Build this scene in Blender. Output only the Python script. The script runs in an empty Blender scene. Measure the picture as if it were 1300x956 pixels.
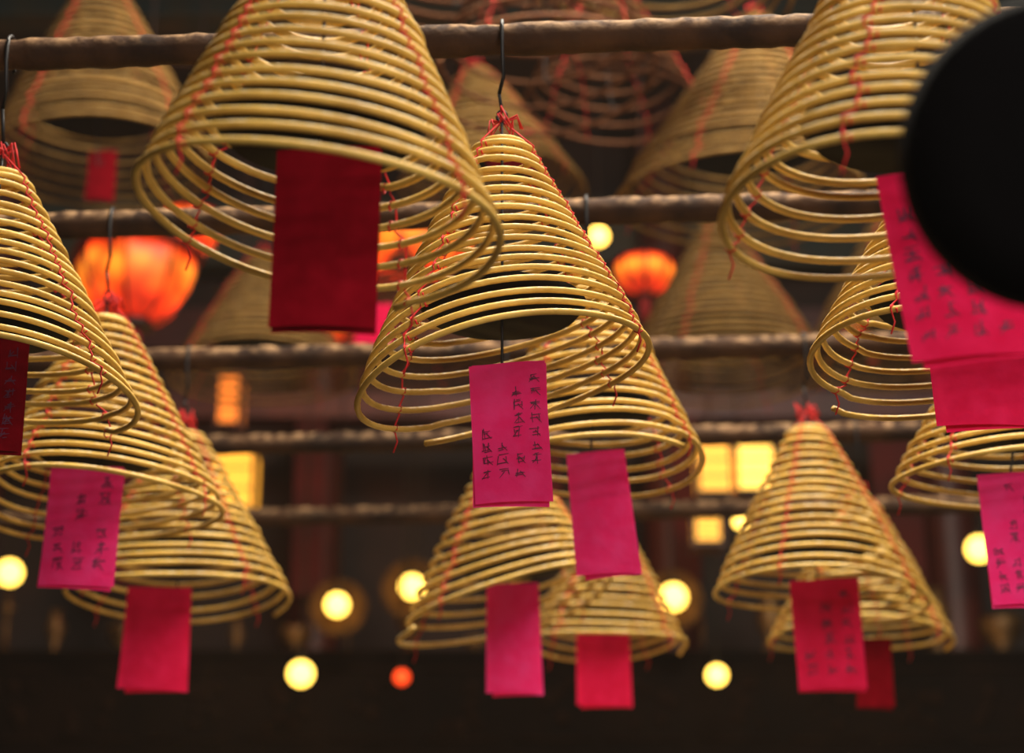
import bpy, math, random
from mathutils import Vector, Matrix
CAMZ=1.5

def link(ob,parent=None):
    bpy.context.scene.collection.objects.link(ob)
    if parent: ob.parent=parent
    return ob
def mesh_ob(name,verts,faces,mats,parent=None,smooth=True,midx=None):
    me=bpy.data.meshes.new(name); me.from_pydata(verts,[],faces); me.update()
    for m in (mats if isinstance(mats,(list,tuple)) else [mats]): me.materials.append(m)
    if smooth: me.polygons.foreach_set('use_smooth',[True]*len(me.polygons))
    if midx: me.polygons.foreach_set('material_index',midx)
    return link(bpy.data.objects.new(name,me),parent)
def empty(name,loc=(0,0,0)):
    e=bpy.data.objects.new(name,None); e.empty_display_size=0.05; e.location=loc
    return link(e)
class MB:
    def __init__(s): s.v=[];s.f=[];s.m=[]
    def tube(s,pts,r,n=6,mi=0,cap=True):
        b=len(s.v); N=len(pts); up=Vector((0.013,0.02,1)).normalized()
        for i,p in enumerate(pts):
            p=Vector(p); q0=Vector(pts[max(0,i-1)]);q1=Vector(pts[min(N-1,i+1)])
            d=(q1-q0)
            if d.length<1e-9: d=Vector((1,0,0))
            d.normalize()
            u=up if abs(d.dot(up))<0.93 else Vector((1,0.03,0))
            e1=d.cross(u).normalized(); e2=e1.cross(d)
            rr=r[i] if isinstance(r,list) else r
            for k in range(n):
                a=2*math.pi*k/n; s.v.append(p+e1*(rr*math.cos(a))+e2*(rr*math.sin(a)))
        for i in range(N-1):
            for k in range(n):
                k2=(k+1)%n
                s.f.append((b+i*n+k,b+i*n+k2,b+(i+1)*n+k2,b+(i+1)*n+k)); s.m.append(mi)
        if cap:
            s.f.append(tuple(b+k for k in range(n))[::-1]); s.m.append(mi)
            s.f.append(tuple(b+(N-1)*n+k for k in range(n))); s.m.append(mi)
    def box(s,x0,x1,y0,y1,z0,z1,mi=0):
        b=len(s.v)
        s.v+= [Vector(c) for c in ((x0,y0,z0),(x1,y0,z0),(x1,y1,z0),(x0,y1,z0),(x0,y0,z1),(x1,y0,z1),(x1,y1,z1),(x0,y1,z1))]
        for q in ((0,3,2,1),(4,5,6,7),(0,1,5,4),(1,2,6,5),(2,3,7,6),(3,0,4,7)):
            s.f.append(tuple(b+i for i in q)); s.m.append(mi)
    def lathe(s,prof,n=32,mi=0,c=(0,0,0),rib=0,ribamp=0,axis='z'):
        b=len(s.v)
        for r,z in prof:
            for k in range(n):
                a=2*math.pi*k/n; rr=r*(1+ribamp*abs(math.sin(a*rib/2)) if rib else 1)
                if axis=='z': s.v.append(Vector((c[0]+rr*math.cos(a),c[1]+rr*math.sin(a),c[2]+z)))
                else: s.v.append(Vector((c[0]+rr*math.cos(a),c[1]+z,c[2]+rr*math.sin(a))))
        for i in range(len(prof)-1):
            for k in range(n):
                k2=(k+1)%n
                s.f.append((b+i*n+k,b+i*n+k2,b+(i+1)*n+k2,b+(i+1)*n+k)); s.m.append(mi)
    def make(s,name,mats,parent=None,smooth=True):
        return mesh_ob(name,s.v,s.f,mats,parent,smooth,s.m)

# ---------- materials
def newmat(name):
    m=bpy.data.materials.new(name); m.use_nodes=True
    nt=m.node_tree; b=nt.nodes['Principled BSDF']; return m,nt,b
def simple(name,col,rough=0.6,metal=0,emit=None,es=0,noise=None,nscale=20,bump=0,spec=.5):
    m,nt,b=newmat(name)
    b.inputs['Base Color'].default_value=(*col,1); b.inputs['Roughness'].default_value=rough; b.inputs['Metallic'].default_value=metal
    b.inputs['Specular IOR Level'].default_value=spec
    if noise or bump:
        tc=nt.nodes.new('ShaderNodeTexCoord'); n=nt.nodes.new('ShaderNodeTexNoise'); n.inputs['Scale'].default_value=nscale; n.inputs['Detail'].default_value=5
        nt.links.new(tc.outputs['Object'],n.inputs['Vector'])
        if noise:
            r=nt.nodes.new('ShaderNodeValToRGB'); r.color_ramp.elements[0].position=.35; r.color_ramp.elements[1].position=.68
            r.color_ramp.elements[0].color=(*col,1); r.color_ramp.elements[1].color=(*noise,1)
            nt.links.new(n.outputs['Fac'],r.inputs['Fac']); nt.links.new(r.outputs['Color'],b.inputs['Base Color'])
        if bump:
            bp=nt.nodes.new('ShaderNodeBump'); bp.inputs['Strength'].default_value=bump; bp.inputs['Distance'].default_value=.01
            nt.links.new(n.outputs['Fac'],bp.inputs['Height']); nt.links.new(bp.outputs['Normal'],b.inputs['Normal'])
    if emit:
        b.inputs['Emission Color'].default_value=(*emit,1); b.inputs['Emission Strength'].default_value=es
    return m
def dusty(name,c1,c2,dust,scale=14,thr=(0.15,0.8),rough=.75,amt=.8,bump=.25,dscale=160,lo=.38,hi=.62,spec=.15):
    """base colour with streaky variation and ash settled on the upward-facing side"""
    m,nt,b=newmat(name); N=nt.nodes.new; L=nt.links.new
    tc=N('ShaderNodeTexCoord'); n1=N('ShaderNodeTexNoise'); n1.inputs['Scale'].default_value=scale; n1.inputs['Detail'].default_value=4
    L(tc.outputs['Object'],n1.inputs['Vector'])
    r=N('ShaderNodeValToRGB'); r.color_ramp.elements[0].position=.35; r.color_ramp.elements[1].position=.65
    r.color_ramp.elements[0].color=(*c1,1); r.color_ramp.elements[1].color=(*c2,1); L(n1.outputs['Fac'],r.inputs['Fac'])
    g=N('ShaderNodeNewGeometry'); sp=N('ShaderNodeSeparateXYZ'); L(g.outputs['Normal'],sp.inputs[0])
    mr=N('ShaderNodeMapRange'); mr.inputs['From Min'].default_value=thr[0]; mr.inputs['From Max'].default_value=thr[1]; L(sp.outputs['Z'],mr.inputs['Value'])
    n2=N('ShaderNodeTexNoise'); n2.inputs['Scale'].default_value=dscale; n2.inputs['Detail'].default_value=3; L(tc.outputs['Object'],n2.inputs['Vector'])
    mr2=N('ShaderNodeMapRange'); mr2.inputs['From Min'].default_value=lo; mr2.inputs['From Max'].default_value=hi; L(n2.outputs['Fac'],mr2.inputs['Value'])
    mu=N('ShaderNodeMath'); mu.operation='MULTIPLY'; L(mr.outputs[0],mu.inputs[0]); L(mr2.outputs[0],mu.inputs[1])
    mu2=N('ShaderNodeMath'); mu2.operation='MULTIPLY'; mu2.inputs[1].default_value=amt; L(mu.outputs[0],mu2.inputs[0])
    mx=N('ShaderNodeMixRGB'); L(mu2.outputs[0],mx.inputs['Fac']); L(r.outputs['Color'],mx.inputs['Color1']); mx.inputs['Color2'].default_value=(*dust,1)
    L(mx.outputs[0],b.inputs['Base Color']); b.inputs['Roughness'].default_value=rough; b.inputs['Specular IOR Level'].default_value=spec
    bp=N('ShaderNodeBump'); bp.inputs['Strength'].default_value=bump; bp.inputs['Distance'].default_value=.004; L(n2.outputs['Fac'],bp.inputs['Height']); L(bp.outputs['Normal'],b.inputs['Normal'])
    return m
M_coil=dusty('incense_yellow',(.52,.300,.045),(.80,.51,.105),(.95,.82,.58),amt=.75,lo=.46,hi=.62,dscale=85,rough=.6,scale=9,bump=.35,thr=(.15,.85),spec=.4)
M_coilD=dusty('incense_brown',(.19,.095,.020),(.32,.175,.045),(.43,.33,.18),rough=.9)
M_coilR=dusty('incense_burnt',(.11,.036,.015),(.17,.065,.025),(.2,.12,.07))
M_rod=dusty('rusty_pipe',(.018,.009,.006),(.060,.027,.012),(.34,.20,.10),scale=9,thr=(-.2,.8),amt=.95,bump=1,dscale=30,lo=.44,hi=.64)
M_iron=simple('black_iron',(.010,.009,.010),.5,.3)
M_pan=simple('sooty_iron',(.0025,.0022,.0025),.95,0,spec=.05,bump=.3)
M_tray=simple('ash_tray_tin',(.004,.0035,.0035),.8,0,noise=(.009,.007,.006),nscale=15,spec=.1)
M_thread=simple('red_thread',(.62,.010,.012),.7)
M_ink=simple('ink',(.09,.006,.045),.7)
def paper(name,c1,c2,tr=.35):
    m=bpy.data.materials.new(name); m.use_nodes=True; nt=m.node_tree; N=nt.nodes.new; L=nt.links.new
    nt.nodes.remove(nt.nodes['Principled BSDF']); out=nt.nodes['Material Output']
    tc=N('ShaderNodeTexCoord'); n=N('ShaderNodeTexNoise'); n.inputs['Scale'].default_value=22; n.inputs['Detail'].default_value=6; L(tc.outputs['Object'],n.inputs['Vector'])
    r=N('ShaderNodeValToRGB'); r.color_ramp.elements[0].position=.3; r.color_ramp.elements[1].position=.7
    r.color_ramp.elements[0].color=(*c1,1); r.color_ramp.elements[1].color=(*c2,1); L(n.outputs['Fac'],r.inputs['Fac'])
    d=N('ShaderNodeBsdfDiffuse'); t=N('ShaderNodeBsdfTranslucent'); mx=N('ShaderNodeMixShader'); mx.inputs[0].default_value=tr
    bp=N('ShaderNodeBump'); bp.inputs['Strength'].default_value=.6; bp.inputs['Distance'].default_value=.006; L(n.outputs['Fac'],bp.inputs['Height']); L(bp.outputs['Normal'],d.inputs['Normal'])
    L(r.outputs['Color'],d.inputs['Color']);L(r.outputs['Color'],t.inputs['Color']); L(d.outputs[0],mx.inputs[1]);L(t.outputs[0],mx.inputs[2]);L(mx.outputs[0],out.inputs['Surface'])
    return m
M_pink=paper('red_pink_paper',(1.0,.022,.20),(1.0,.06,.29),.25)
M_dark=paper('shaded_paper',(.16,.0015,.006),(.23,.003,.010),.1)  # tag paper with the shade put into its colour
M_mid=paper('red_paper',(.78,.010,.075),(.90,.022,.12))

# ---------- incense coil
PH={0:1.2,1:2.15,12:1.3,8:1.0,2:.9}
def coil(x,y,zt,zr,R,dx=0,shx=0,turns=18,kind=0,tr=.0058,threads=4,seed=0,seg=56,rtop=.045,shy=0):
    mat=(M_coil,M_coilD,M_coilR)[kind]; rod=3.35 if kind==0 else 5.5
    rnd=random.Random(seed*7+1)
    e=empty('incense_coil',(x,y,zt))
    H=zt-zr; mb=MB(); pts=[]
    ph=rnd.uniform(0,6.28)+3.5; ph=PH.get(seed,ph)
    inner=3
    w=[(rnd.uniform(-1,1),rnd.uniform(0,6.28)) for _ in range(turns+4)]
    def surf(s,th):
        r=rtop+(R-rtop)*(s**0.94)
        k=min(int(s*turns),turns); f=s*turns-int(s*turns); wa=w[k][0]*(1-f)+w[k+1][0]*f
        r*=1+.018*wa+.010*math.sin(2*th+w[0][1])
        X=r*math.cos(th); Y=r*math.sin(th)
        Z=-H*(.90*s+.10*s**3+.03*math.sin(math.pi*s))+(shx*X+shy*Y)*s+.005*wa*math.sin(th+w[k][1])-.010*s*math.cos(2*th+w[1][1])
        return Vector((X+dx*s,Y,Z))
    n0=int(inner*30)
    for i in range(n0):
        s=i/n0; th=ph-2*math.pi*inner*(1-s); r=.006+(rtop-.006)*s
        pts.append(Vector((r*math.cos(th),r*math.sin(th),.010*(1-s))))
    n=turns*seg
    for i in range(n+1):
        s=i/n; pts.append(surf(s,ph+2*math.pi*turns*s))
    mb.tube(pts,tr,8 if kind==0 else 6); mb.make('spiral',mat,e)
    tb=MB(); top=Vector((0,0,.05))
    for j in range(threads):
        th0=2*math.pi*(j+.37)/threads+rnd.uniform(-.25,.25)-1.2; tp=[top+Vector((.004*math.cos(th0),.004*math.sin(th0),0))]
        for k in range(turns):
            s=(((th0-ph)%(2*math.pi))/(2*math.pi)+k)/turns
            if s>1: break
            p=surf(s,th0+rnd.uniform(-.04,.04)); c=Vector((dx*s,0,p.z)); o=(p-c).normalized()
            tp.append(p+o*(tr+.0018)+Vector((0,0,.003)))
            tp.append(p+o*(tr*.6)+Vector((0,0,-tr-.002)))
            tan=Vector((-o.y,o.x,0)); ring=[p+tan*.002*a+o*((tr+.0014)*math.cos(a*1.2))+Vector((0,0,(tr+.0014)*math.sin(a*1.2))) for a in range(6)]
            tb.tube(ring,.0015,4)
        last=tp[-1]; tp+= [last+Vector((.004,0,-.015)),last+Vector((-.003,.002,-.035))]
        tb.tube(tp,.0015,4)
    for j in range(14):
        a=rnd.uniform(0,6.28); l=rnd.uniform(.012,.032)
        tb.tube([top,top+Vector((l*math.cos(a),l*.6*math.sin(a),rnd.uniform(0,.025))),top+Vector((l*1.3*math.cos(a+.5),l*math.sin(a+.5),rnd.uniform(-.03,.0)))],.0019,4)
    tb.make('red_thread',M_thread,e)
    hb=MB(); rh=rod-zt; rr=.034
    arc=[Vector((0,-rr*math.cos(a)*1.0,rh+rr*math.sin(a))) for a in [math.pi*(1.25-1.25*i/14) for i in range(15)]]
    mid=rh-.085
    path=arc+[Vector((0,-rr,rh-.03)),Vector((.003,-.02,mid)),Vector((-.005,-.008,max(mid-.03,.07)))]
    hb.tube(path,.0038,6)
    loop=[Vector((.009*math.cos(a),0,.062+.012*math.sin(a))) for a in [2*math.pi*i/12 for i in range(13)]]
    hb.tube([Vector((-.005,-.008,max(mid-.03,.07))),Vector((0,0,.072))],.0034,6); hb.tube(loop,.0028,6)
    zend=-(H*.97)
    hb.tube([Vector((0,0,.06)),Vector((.001,0,zend*.5)),Vector((dx*.9,0,zend)),Vector((dx*.9+.006,0,zend-.012)),Vector((dx*.9+.013,0,zend-.004)),Vector((dx*.9+.013,0,zend+.012))],.0028,6)
    hb.make('hook_wire',M_iron,e)
    if kind!=2:
        zt_=-(H*.70); t=MB(); q=R*.56
        t.lathe([(0.001,-.002),(q*.5,-.002),(q*.9,0),(q,.014),(q*1.02,.014),(q*.92,-.004),(.001,-.006)],40,0,(dx*.6,0,zt_)); t.make('ash_tray',M_tray,e)
    return e

def tag(x,y,ztop,w,h,roll=0,mat=M_pink,text=3,seed=0,yaw=0,sheet=1):
    rnd=random.Random(seed+99); mb=MB()
    def sheetf(ox,oy,rl,ww,hh,bend,mi):
        b=len(mb.v); nx,ny=8,12; cr,sr=math.cos(rl),math.sin(rl)
        for j in range(ny+1):
            for i in range(nx+1):
                X=(i/nx-.5)*ww; Z=-j/ny*hh
                yy=oy+bend*math.sin(j/ny*3.0+.4)*.5+bend*(X/ww)**2*2-bend*.6*math.sin(X/ww*3+j/ny*2)
                mb.v.append(Vector((X*cr-Z*sr*1.0+ox,yy,X*sr+Z*cr)))
        for j in range(ny):
            for i in range(nx):
                a=b+j*(nx+1)+i; mb.f.append((a,a+1,a+nx+2,a+nx+1)); mb.m.append(mi)
    bend=.010
    sheetf(0,0,0,w,h,bend,0)
    if sheet: sheetf(w*.03,.007,math.radians(rnd.uniform(-3,3)),w*.98,h*1.0+.006,bend*.6,0)
    def Yf(X,Z):
        j=-Z/h; return bend*math.sin(j*3.0+.4)*.5+bend*(X/w)**2*2-bend*.6*math.sin(X/w*3+j*2)-.0015
    def stroke(x0,z0,x1,z1,t):
        d=Vector((x1-x0,z1-z0))
        if d.length<1e-6:return
        d.normalize(); nx_,nz=-d.y*t,d.x*t; b=len(mb.v)
        for (a,c) in ((x0+nx_,z0+nz),(x0-nx_,z0-nz),(x1-nx_*.5,z1-nz*.5),(x1+nx_*.5,z1+nz*.5)): mb.v.append(Vector((a,Yf(a,c),c)))
        mb.f.append((b,b+1,b+2,b+3)); mb.m.append(1)
    if text:
        cols=text; cs=w/(cols+1.4)*.80
        for c in range(cols):
            cx=-w/2+w*(c+.75)/(cols+.5); n=int(h*.86/(cs*1.25)); st_=rnd.choice([0,1,3,4]) if c!=cols-1 else 0
            for k in range(max(0,min(st_,n-2)),n):
                cz=-h*.08-cs*1.25*k-cs*.5; t=cs*.042; cxx=cx+rnd.uniform(-.12,.12)*cs
                if rnd.random()<.1: continue
                for q in range(rnd.randint(2,4)):
                    z0=cz+cs*rnd.uniform(-.45,.45); l=rnd.uniform(.18,.46)*cs; xo=cxx+rnd.uniform(-.1,.1)*cs
                    stroke(xo-l,z0,xo+l,z0+cs*.09,t)
                for q in range(rnd.randint(1,3)):
                    x0=cxx+cs*rnd.uniform(-.4,.4); l=rnd.uniform(.2,.5)*cs; zo=cz+rnd.uniform(-.1,.1)*cs
                    stroke(x0,zo+l,x0+rnd.uniform(-.16,.12)*cs,zo-l,t)
                for q in range(rnd.randint(1,2)):
                    s=rnd.choice([-1,1]); stroke(cxx,cz+cs*.1,cxx+s*cs*.45,cz-cs*.45,t)
    ob=mb.make('red_paper_tag',[mat,M_ink])
    ob.matrix_world=Matrix.Translation((x,y,ztop))@Matrix.Rotation(math.radians(yaw),4,'Z')@Matrix.Rotation(math.radians(roll),4,'Y')
    return ob

# x, y, z_top, z_bottom, radius, drift, lopsidedness, turns, kind   (metres)
C=[
 (-.264,2.527,3.105,2.632,.254,.001,-.12,19,0),
 (-.018,3.291,3.131,2.684,.256,.001,.26,18,0),
 (-.923,3.348,3.096,2.686,.236,.036,-.05,17,0),
 (-.874,4.105,3.117,2.693,.256,.017,0,17,0),
 (-.832,4.952,3.138,2.707,.280,.002,.04,16,0),
 (.160,4.040,3.191,2.759,.236,.006,0,17,0),
 (-.014,4.901,3.069,2.669,.262,.004,.30,14,0),
 (.268,5.593,3.092,2.730,.224,-.01,0,14,0),
 (.738,4.854,3.120,2.689,.260,.007,-.04,16,0),
 (.977,5.548,3.137,2.742,.254,-.02,0,15,0),
 (1.047,3.984,3.087,2.713,.240,-.04,0,15,0),
 (.773,3.241,3.088,2.694,.253,-.03,0,17,0),
 (.552,2.475,3.092,2.610,.247,-.036,0,19,0),
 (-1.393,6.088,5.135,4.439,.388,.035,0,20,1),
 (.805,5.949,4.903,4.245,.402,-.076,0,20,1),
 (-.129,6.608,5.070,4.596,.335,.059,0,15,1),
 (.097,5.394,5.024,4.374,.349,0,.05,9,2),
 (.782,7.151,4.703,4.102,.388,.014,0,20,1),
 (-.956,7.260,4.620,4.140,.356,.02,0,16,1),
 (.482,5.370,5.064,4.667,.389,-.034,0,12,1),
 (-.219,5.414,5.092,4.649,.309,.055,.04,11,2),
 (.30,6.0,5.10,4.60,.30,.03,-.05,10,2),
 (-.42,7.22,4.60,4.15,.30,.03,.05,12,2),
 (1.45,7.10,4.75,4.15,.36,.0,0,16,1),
]
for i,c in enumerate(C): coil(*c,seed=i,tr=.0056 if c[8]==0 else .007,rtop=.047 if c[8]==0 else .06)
# x,y,z_top,width,height,roll,mat,columns of writing
T=[
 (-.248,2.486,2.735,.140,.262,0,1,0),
 (-.009,3.270,2.716,.130,.249,-3,0,4),
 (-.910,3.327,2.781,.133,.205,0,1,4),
 (-.889,4.086,2.787,.155,.256,1,0,3),
 (-.874,4.935,2.743,.156,.256,2,2,0),
 (.171,4.020,2.800,.118,.262,-4,0,0),
 (0,4.880,2.739,.125,.272,0,0,0),
 (.251,5.584,2.783,.145,.21,0,2,0),
 (.756,4.832,2.737,.164,.270,-2,2,3),
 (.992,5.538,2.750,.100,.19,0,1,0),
 (1.002,3.967,2.737,.115,.274,-2,0,3),
 (.780,3.221,2.811,.158,.225,-1,2,0),
 (.561,2.455,2.689,.155,.270,-6,2,4),
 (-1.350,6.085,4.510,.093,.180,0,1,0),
 (-.474,6.530,4.144,.125,.160,0,2,0),
 (0,6.600,4.843,.17,.14,0,2,0),
]
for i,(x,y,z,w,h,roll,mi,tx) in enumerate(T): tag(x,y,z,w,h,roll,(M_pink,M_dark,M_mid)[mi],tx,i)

# ---------- rods (all at one height, evenly spaced, slightly skewed to the back wall)
def pipe(Y0,z):
    mb=MB(); rn=random.Random(int(Y0*100)); pts=[];rs=[]
    for i in range(401):
        x=-4.45+8.9*i/400; pts.append(Vector((x,Y0-.063*x,z))); rs.append(.029*(1+rn.uniform(-.07,.09)))
    mb.tube(pts,rs,16); mb.make('hanging_pipe',M_rod)
for Y0 in (1.73,2.51,3.29,4.05,4.90,5.61,6.37): pipe(Y0,3.35)
for Y0 in (5.4,6.0,6.6,7.2): pipe(Y0,5.5)

# ---------- black pan near camera
x,y,z,q=.511,1.715,2.344,.144
e=empty('iron_pan',(x,y,z))
mb=MB(); mb.lathe([(.001,0),(q*.6,-.004),(q*.93,-.002),(q,.02),(q*1.03,.022),(q*.97,-.012),(q*.6,-.02),(.001,-.022)],64)
o=mb.make('pan_dish',M_pan,e); o.rotation_euler=(math.radians(-64),math.radians(8),0)
mb=MB(); mb.tube([Vector((0,q*.4,q*.88)),Vector((0,.0,3.35-z-.08)),Vector((0,.02,3.35-z-.02)),Vector((0,.015,3.35-z+.03))],.003,6); mb.make('hanger_wire',M_iron,e)

# ---------- lamps
M_bulb=simple('warm_globe',(1,.8,.4),.4,emit=(1,.60,.085),es=6)
M_brass=simple('dark_brass',(.16,.09,.03),.5,.6,noise=(.05,.025,.01),nscale=12)
M_halo=simple('added_halo_disc',(.085,.042,.012),.9,0,noise=(.03,.014,.005),nscale=18,spec=.1)
M_redb=simple('red_globe',(1,.1,.02),.4,emit=(1,.06,.01),es=2)
def bulb(x,y,z,r,mat=M_bulb,halo=0):
    e=empty('globe_lamp',(x,y,z)); mb=MB()
    mb.lathe([(max(.001,r*math.sin(math.pi*i/16)),r*math.cos(math.pi*i/16)) for i in range(17)],24); mb.make('glass_globe',mat,e)
    mb=MB(); mb.lathe([(r*.3,r*.93),(r*.45,r*1.0),(r*.4,r*1.35),(.01,r*1.45)],16); mb.tube([Vector((0,0,r*1.4)),Vector((0,0,7.0-z))],.005,5); mb.make('cap_and_cord',M_iron,e)
    if halo:  # added disc behind the globe, catches its light as a halo
        mb=MB(); R=r*halo; mb.lathe([(.001,r*1.5),(R*.7,r*1.4),(R,r*.9),(R*1.04,r*.95),(R*.7,r*1.55),(.001,r*1.6)],32,axis='y'); mb.tube([Vector((0,r*1.4,r*1.2)),Vector((0,0,r*1.4))],.01,5); mb.make('halo_disc',M_halo,e)
for a in ((-2.397,9.5,3.962,.060,M_bulb,0),(-.830,9.5,3.805,.054,M_bulb,2.5),(-.476,9.5,3.893,.056,M_bulb,2.6),(.767,9.5,3.843,.062,M_bulb,2.3),(-.990,9.5,3.475,.058,M_bulb,0),(.960,9.5,3.468,.046,M_bulb,0),(2.237,9.5,4.079,.060,M_bulb,0),(1.064,9.2,4.13,.032),(.406,8.8,5.403,.045),(-.42,9.3,3.86,.02)): bulb(*a)
bulb(-.511,9.4,3.437,.034,M_redb)
M_pan1=simple('yellow_lantern_paper',(1,.6,.1),.5,emit=(1,.42,.025),es=1.1)
M_pan2=simple('bright_lantern_paper',(1,.7,.2),.5,emit=(1,.52,.06),es=2.6)
M_pan3=simple('amber_lantern_paper',(1,.4,.06),.5,emit=(1,.24,.02),es=.7)
M_wood=simple('dark_red_wood',(.022,.006,.004),.6,noise=(.045,.011,.006),nscale=6)
M_black=simple('black_lacquer',(.0025,.0018,.0018),.8,noise=(.006,.003,.002),nscale=3,spec=.05)
M_carv=simple('gilt_carving',(.006,.0025,.0015),.8,0,noise=(.010,.004,.002),nscale=9,spec=.1)
def boxl(x,y,z,w,h,mat,top=7.0):
    e=empty('box_lantern',(x,y,z)); mb=MB(); mb.box(-w,w,-w,w,-h,h); mb.make('paper_panels',mat,e,False)
    mb=MB(); k=.009
    for sx in(-1,1):
        for sy in(-1,1): mb.box(sx*w-k,sx*w+k,sy*w-k,sy*w+k,-h-.02,h+.02)
    for zz in (-h,h): mb.box(-w-.006,w+.006,-w-.006,w+.006,zz-.012,zz+.012)
    for zz in (-.33*h,.33*h): mb.box(-w,w,-w-k*.6,-w-.001,zz-.003,zz+.003)
    mb.lathe([(w*1.2,h),(w*.5,h+.05),(.01,h+.07)],4); mb.tube([Vector((0,0,h+.06)),Vector((0,0,top-z))],.006,5)
    mb.make('frame',M_wood,e,False)
boxl(-1.300,9.2,4.310,.100,.150,M_pan1); boxl(-1.395,9.6,4.852,.060,.13,M_pan3)
boxl(.965,9.4,4.430,.080,.125,M_pan1); boxl(1.158,9.4,4.430,.090,.117,M_pan2); boxl(.925,9.4,4.144,.066,.080,M_pan1,4.29)
def lan_mat():
    m,nt,b=newmat('red_silk_lantern'); N=nt.nodes.new; L=nt.links.new
    tc=N('ShaderNodeTexCoord'); sp=N('ShaderNodeSeparateXYZ'); L(tc.outputs['Generated'],sp.inputs[0])
    r=N('ShaderNodeValToRGB'); cr=r.color_ramp; cr.elements[0].position=.0; cr.elements[0].color=(.25,.006,.002,1); cr.elements[1].position=1; cr.elements[1].color=(.12,.003,.001,1)
    for p,c in ((.2,(.8,.035,.004,1)),(.45,(1,.15,.008,1)),(.62,(1,.26,.016,1)),(.82,(.7,.03,.003,1))): q=cr.elements.new(p); q.color=c
    L(sp.outputs['Z'],r.inputs['Fac'])
    v=N('ShaderNodeTexVoronoi'); v.inputs['Scale'].default_value=9; L(tc.outputs['Object'],v.inputs['Vector'])
    mr=N('ShaderNodeMapRange'); mr.inputs['From Min'].default_value=.2; mr.inputs['From Max'].default_value=.7; mr.inputs['To Min'].default_value=1.5; mr.inputs['To Max'].default_value=.4; L(v.outputs['Distance'],mr.inputs['Value'])
    L(r.outputs['Color'],b.inputs['Emission Color']); mu=N('ShaderNodeMath'); mu.operation='MULTIPLY'; mu.inputs[1].default_value=1.7; L(mr.outputs[0],mu.inputs[0]); L(mu.outputs[0],b.inputs['Emission Strength'])
    b.inputs['Base Color'].default_value=(.4,.01,.005,1); return m
M_lan=lan_mat(); M_tas=simple('red_tassel',(.30,.006,.006),.8,noise=(.2,.003,.006),nscale=40)
M_ban=simple('banner_cloth',(.07,.003,.003),.9,noise=(.035,.002,.002),nscale=4)
def lantern(x,y,z,r):
    # palace lantern: flared eave on top, bowl-shaped silk body, tassel
    e=empty('red_lantern',(x,y,z)); mb=MB()
    pf=[(r*.30,-.62*r),(r*.48,-.56*r),(r*.70,-.36*r),(r*.86,-.1*r),(r*.95,.18*r),(r*.96,.40*r),(r*.90,.52*r),(r*.72,.60*r),(r*.4,.66*r)]
    mb.lathe(pf,48,0,rib=8,ribamp=-.07); mb.make('silk_body',M_lan,e)
    mb=MB()
    mb.lathe([(.001,-.62*r),(r*.32,-.62*r),(r*.34,-.7*r),(.001,-.76*r)],32)
    mb.lathe([(r*1.10,.48*r),(r*1.07,.56*r),(r*.6,.74*r),(r*.2,.84*r),(.001,.9*r)],8)
    for k in range(8):
        a=2*math.pi*k/8; mb.tube([Vector((p*1.01*math.cos(a),p*1.01*math.sin(a),zz)) for p,zz in pf],.006,4)
    mb.tube([Vector((0,0,r*.85)),Vector((0,0,7.0-z))],.006,5); mb.make('carved_frame',M_wood,e)
    mb=MB()
    for k in range(16):
        a=2*math.pi*k/16; mb.tube([Vector((r*.1*math.cos(a),r*.1*math.sin(a),-.74*r)),Vector((r*.13*math.cos(a),r*.13*math.sin(a),-1.5*r))],.007,4)
    mb.make('tassel',M_tas,e)
for a in ((-1.512,7.6,4.650,.250),(-1.42,8.3,5.20,.15),(-.47,8.0,4.95,.24),(.56,8.0,4.86,.13),(-.738,8.5,4.80,.09),(1.62,8.6,4.83,.09),(-.30,8.6,5.25,.12)): lantern(*a)

# ---------- room
M_wall=simple('temple_wall',(.007,.004,.003),.8,noise=(.032,.014,.008),nscale=1.6,bump=.2)
M_floor=simple('stone_floor',(.06,.055,.05),.6,noise=(.1,.09,.08),nscale=3,bump=.2)
M_ceil=simple('ceiling_wood',(.012,.009,.008),.7,noise=(.03,.018,.012),nscale=2)
M_teal=simple('painted_teal',(.008,.028,.030),.6,noise=(.04,.035,.015),nscale=5)
M_redp=simple('painted_red',(.035,.004,.003),.5,noise=(.075,.011,.005),nscale=4)
def boxo(name,a,mat,parent=None):
    mb=MB(); mb.box(*a); return mb.make(name,mat,parent,False)
boxo('floor',(-4.6,4.6,-4,11.2,-.1,0),M_floor)
boxo('wall_back',(-4.6,4.6,11,11.15,0,7.0),M_wall)
boxo('wall_left',(-4.6,-4.45,-4,11,0,7.0),M_wall)
boxo('wall_right',(4.45,4.6,-4,11,0,7.0),M_wall)
boxo('ceiling',(-4.6,4.6,-4,11.2,7.0,7.12),M_ceil)
for i,(y,z,h,m) in enumerate(((10.85,6.3,.4,M_teal),(10.85,5.7,.25,M_redp),(9.0,6.82,.35,M_teal),(7.8,6.82,.35,M_redp),(10.28,5.05,.14,M_redp))):
    boxo('roof_beam',(-4.45,4.45,y-.1,y+.1,z-h/2,z+h/2),m)
for x in (-2.9,-1.05,.85,2.35,3.6):
    mb=MB(); mb.lathe([(.2,0),(.2,.1),(.18,.2),(.14,.3),(.14,7.0)],28,0,(x,10.6,0)); mb.make('temple_pillar',M_redp)
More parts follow.
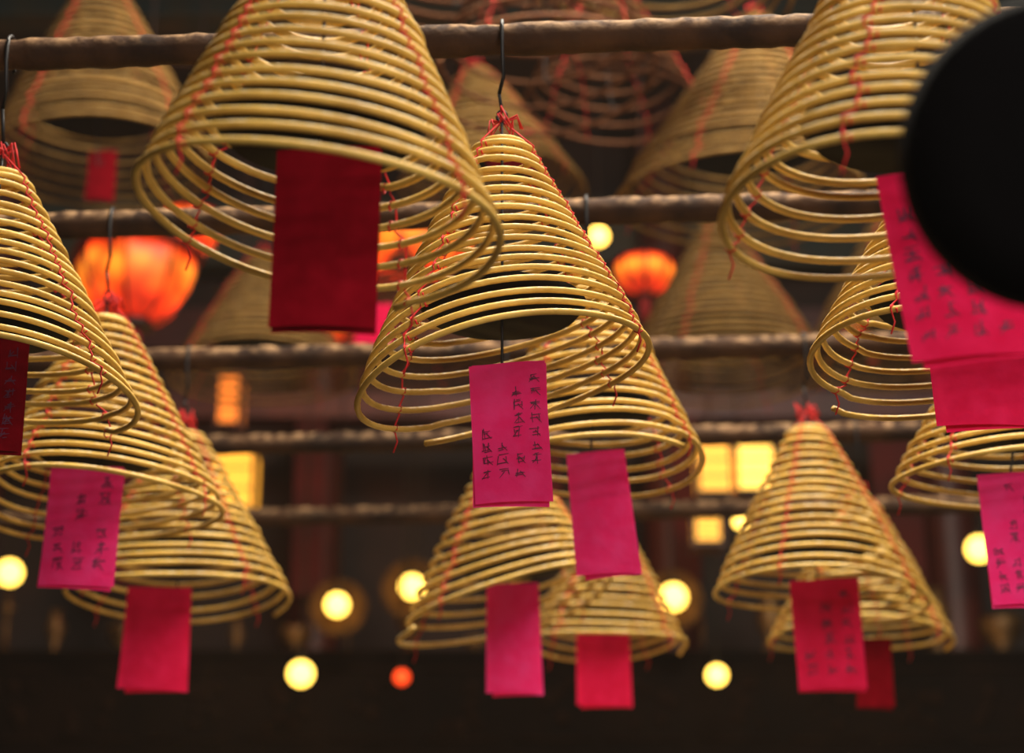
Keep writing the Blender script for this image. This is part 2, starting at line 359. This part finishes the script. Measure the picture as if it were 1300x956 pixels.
# altar cabinet with blackened relief panels along its frieze
e=empty('altar_cabinet',(0,9.97,0)); mb=MB(); mb.box(-4.4,4.4,-.12,.13,0,3.62); mb.box(-4.42,4.42,-.15,.14,3.62,3.66); mb.make('carcass',M_black,e,False)
mb=MB(); rn=random.Random(11)
for k in range(20):
    x=-4.2+k*.44
    mb.box(x-.19,x+.19,-.14,-.121,3.22,3.235); mb.box(x-.19,x+.19,-.14,-.121,3.56,3.575)
    for q in range(9):
        cx=x+rn.uniform(-.14,.14); cz=3.40+rn.uniform(-.12,.12); r=rn.uniform(.018,.045)
        mb.lathe([(.001,-.150),(r*.6,-.146),(r,-.12)],10,0,(cx,0,cz),axis='y')
mb.make('relief_panels',M_carv,e)
rn=random.Random(5)
for k in range(22):
    x=-3.1+k*.29+rn.uniform(-.03,.03); s=rn.uniform(.4,1.15); mb=MB()
    if k%3==0: pr=[(.001,0),(.05*s,0),(.055*s,.02*s),(.02*s,.06*s),(.06*s,.14*s),(.07*s,.19*s),(.035*s,.25*s),(.045*s,.30*s),(.04*s,.30*s),(.001,.2*s)]; nm='brass_vase'
    elif k%3==1: pr=[(.001,0),(.05*s,0),(.03*s,.03*s),(.09*s,.09*s),(.10*s,.15*s),(.085*s,.17*s),(.08*s,.15*s),(.001,.1*s)]; nm='incense_burner'
    else: pr=[(.001,0),(.055*s,0),(.045*s,.02*s),(.012*s,.04*s),(.012*s,.20*s),(.04*s,.22*s),(.012*s,.24*s),(.014*s,.36*s),(.001,.38*s)]; nm='altar_candlestick'
    mb.lathe(pr,20,0,(x,9.95,3.66)); mb.make(nm,M_brass)
for x,w,h in ((-1.05,.16,.95),(.9,.14,.9),(-2.0,.2,.9),(2.0,.25,.9),(0.1,.3,.6)):
    boxo('temple_banner',(x-w/2,x+w/2,10.2,10.21,4.98-h,5.0),M_ban)

# ---------- lights
def area(name,loc,target,size,power,col,sy=None):
    l=bpy.data.lights.new(name,'AREA'); l.energy=power; l.color=col; l.shape='RECTANGLE'; l.size=size; l.size_y=sy or size
    o=link(bpy.data.objects.new(name,l)); o.location=loc
    o.rotation_euler=(Vector(target)-Vector(loc)).to_track_quat('-Z','Y').to_euler()
area('skylight_daylight',(0.8,3.4,6.6),(0.3,3.7,3),3.0,600,(1,.90,.74),1.8)
area('courtyard_daylight',(2.4,-2.3,4.0),(0.3,4,2.8),2.2,265,(1,.91,.84),1.8)
for i,(x,y,z,p,c) in enumerate(((-1.3,8.6,3.2,20,(1,.55,.16)),(1.4,8.6,3.2,20,(1,.55,.16)),(0,6.4,2.0,26,(1,.6,.2)),(.1,4.4,1.1,16,(1,.7,.3)),(-1.2,8.6,5.2,22,(1,.22,.04)),(.7,8.9,5.0,14,(1,.22,.04)))):  # added unseen point lights, warm the coil undersides and the back wall
    l=bpy.data.lights.new('warm_fill','POINT'); l.energy=p; l.color=c; l.shadow_soft_size=.15
    o=link(bpy.data.objects.new('warm_fill',l)); o.location=(x,y,z)
w=bpy.data.worlds.new('World'); bpy.context.scene.world=w; w.use_nodes=True
w.node_tree.nodes['Background'].inputs[0].default_value=(.9,.85,.8,1); w.node_tree.nodes['Background'].inputs[1].default_value=.025
# very thin incense smoke in the air
vs=w.node_tree.nodes.new('ShaderNodeVolumeScatter'); vs.inputs['Color'].default_value=(1,.90,.80,1); vs.inputs['Density'].default_value=.0012
w.node_tree.links.new(vs.outputs[0],w.node_tree.nodes['World Output'].inputs['Volume'])

cam=bpy.data.cameras.new('camera'); co=link(bpy.data.objects.new('camera',cam)); co.location=(0,0,CAMZ); co.rotation_euler=(math.radians(110),0,0)
cam.sensor_width=36; cam.lens=72; cam.dof.use_dof=True; cam.dof.focus_distance=3.4; cam.dof.aperture_fstop=2.1; cam.clip_start=.05
bpy.context.scene.camera=co
bpy.context.scene.view_settings.view_transform='Standard'
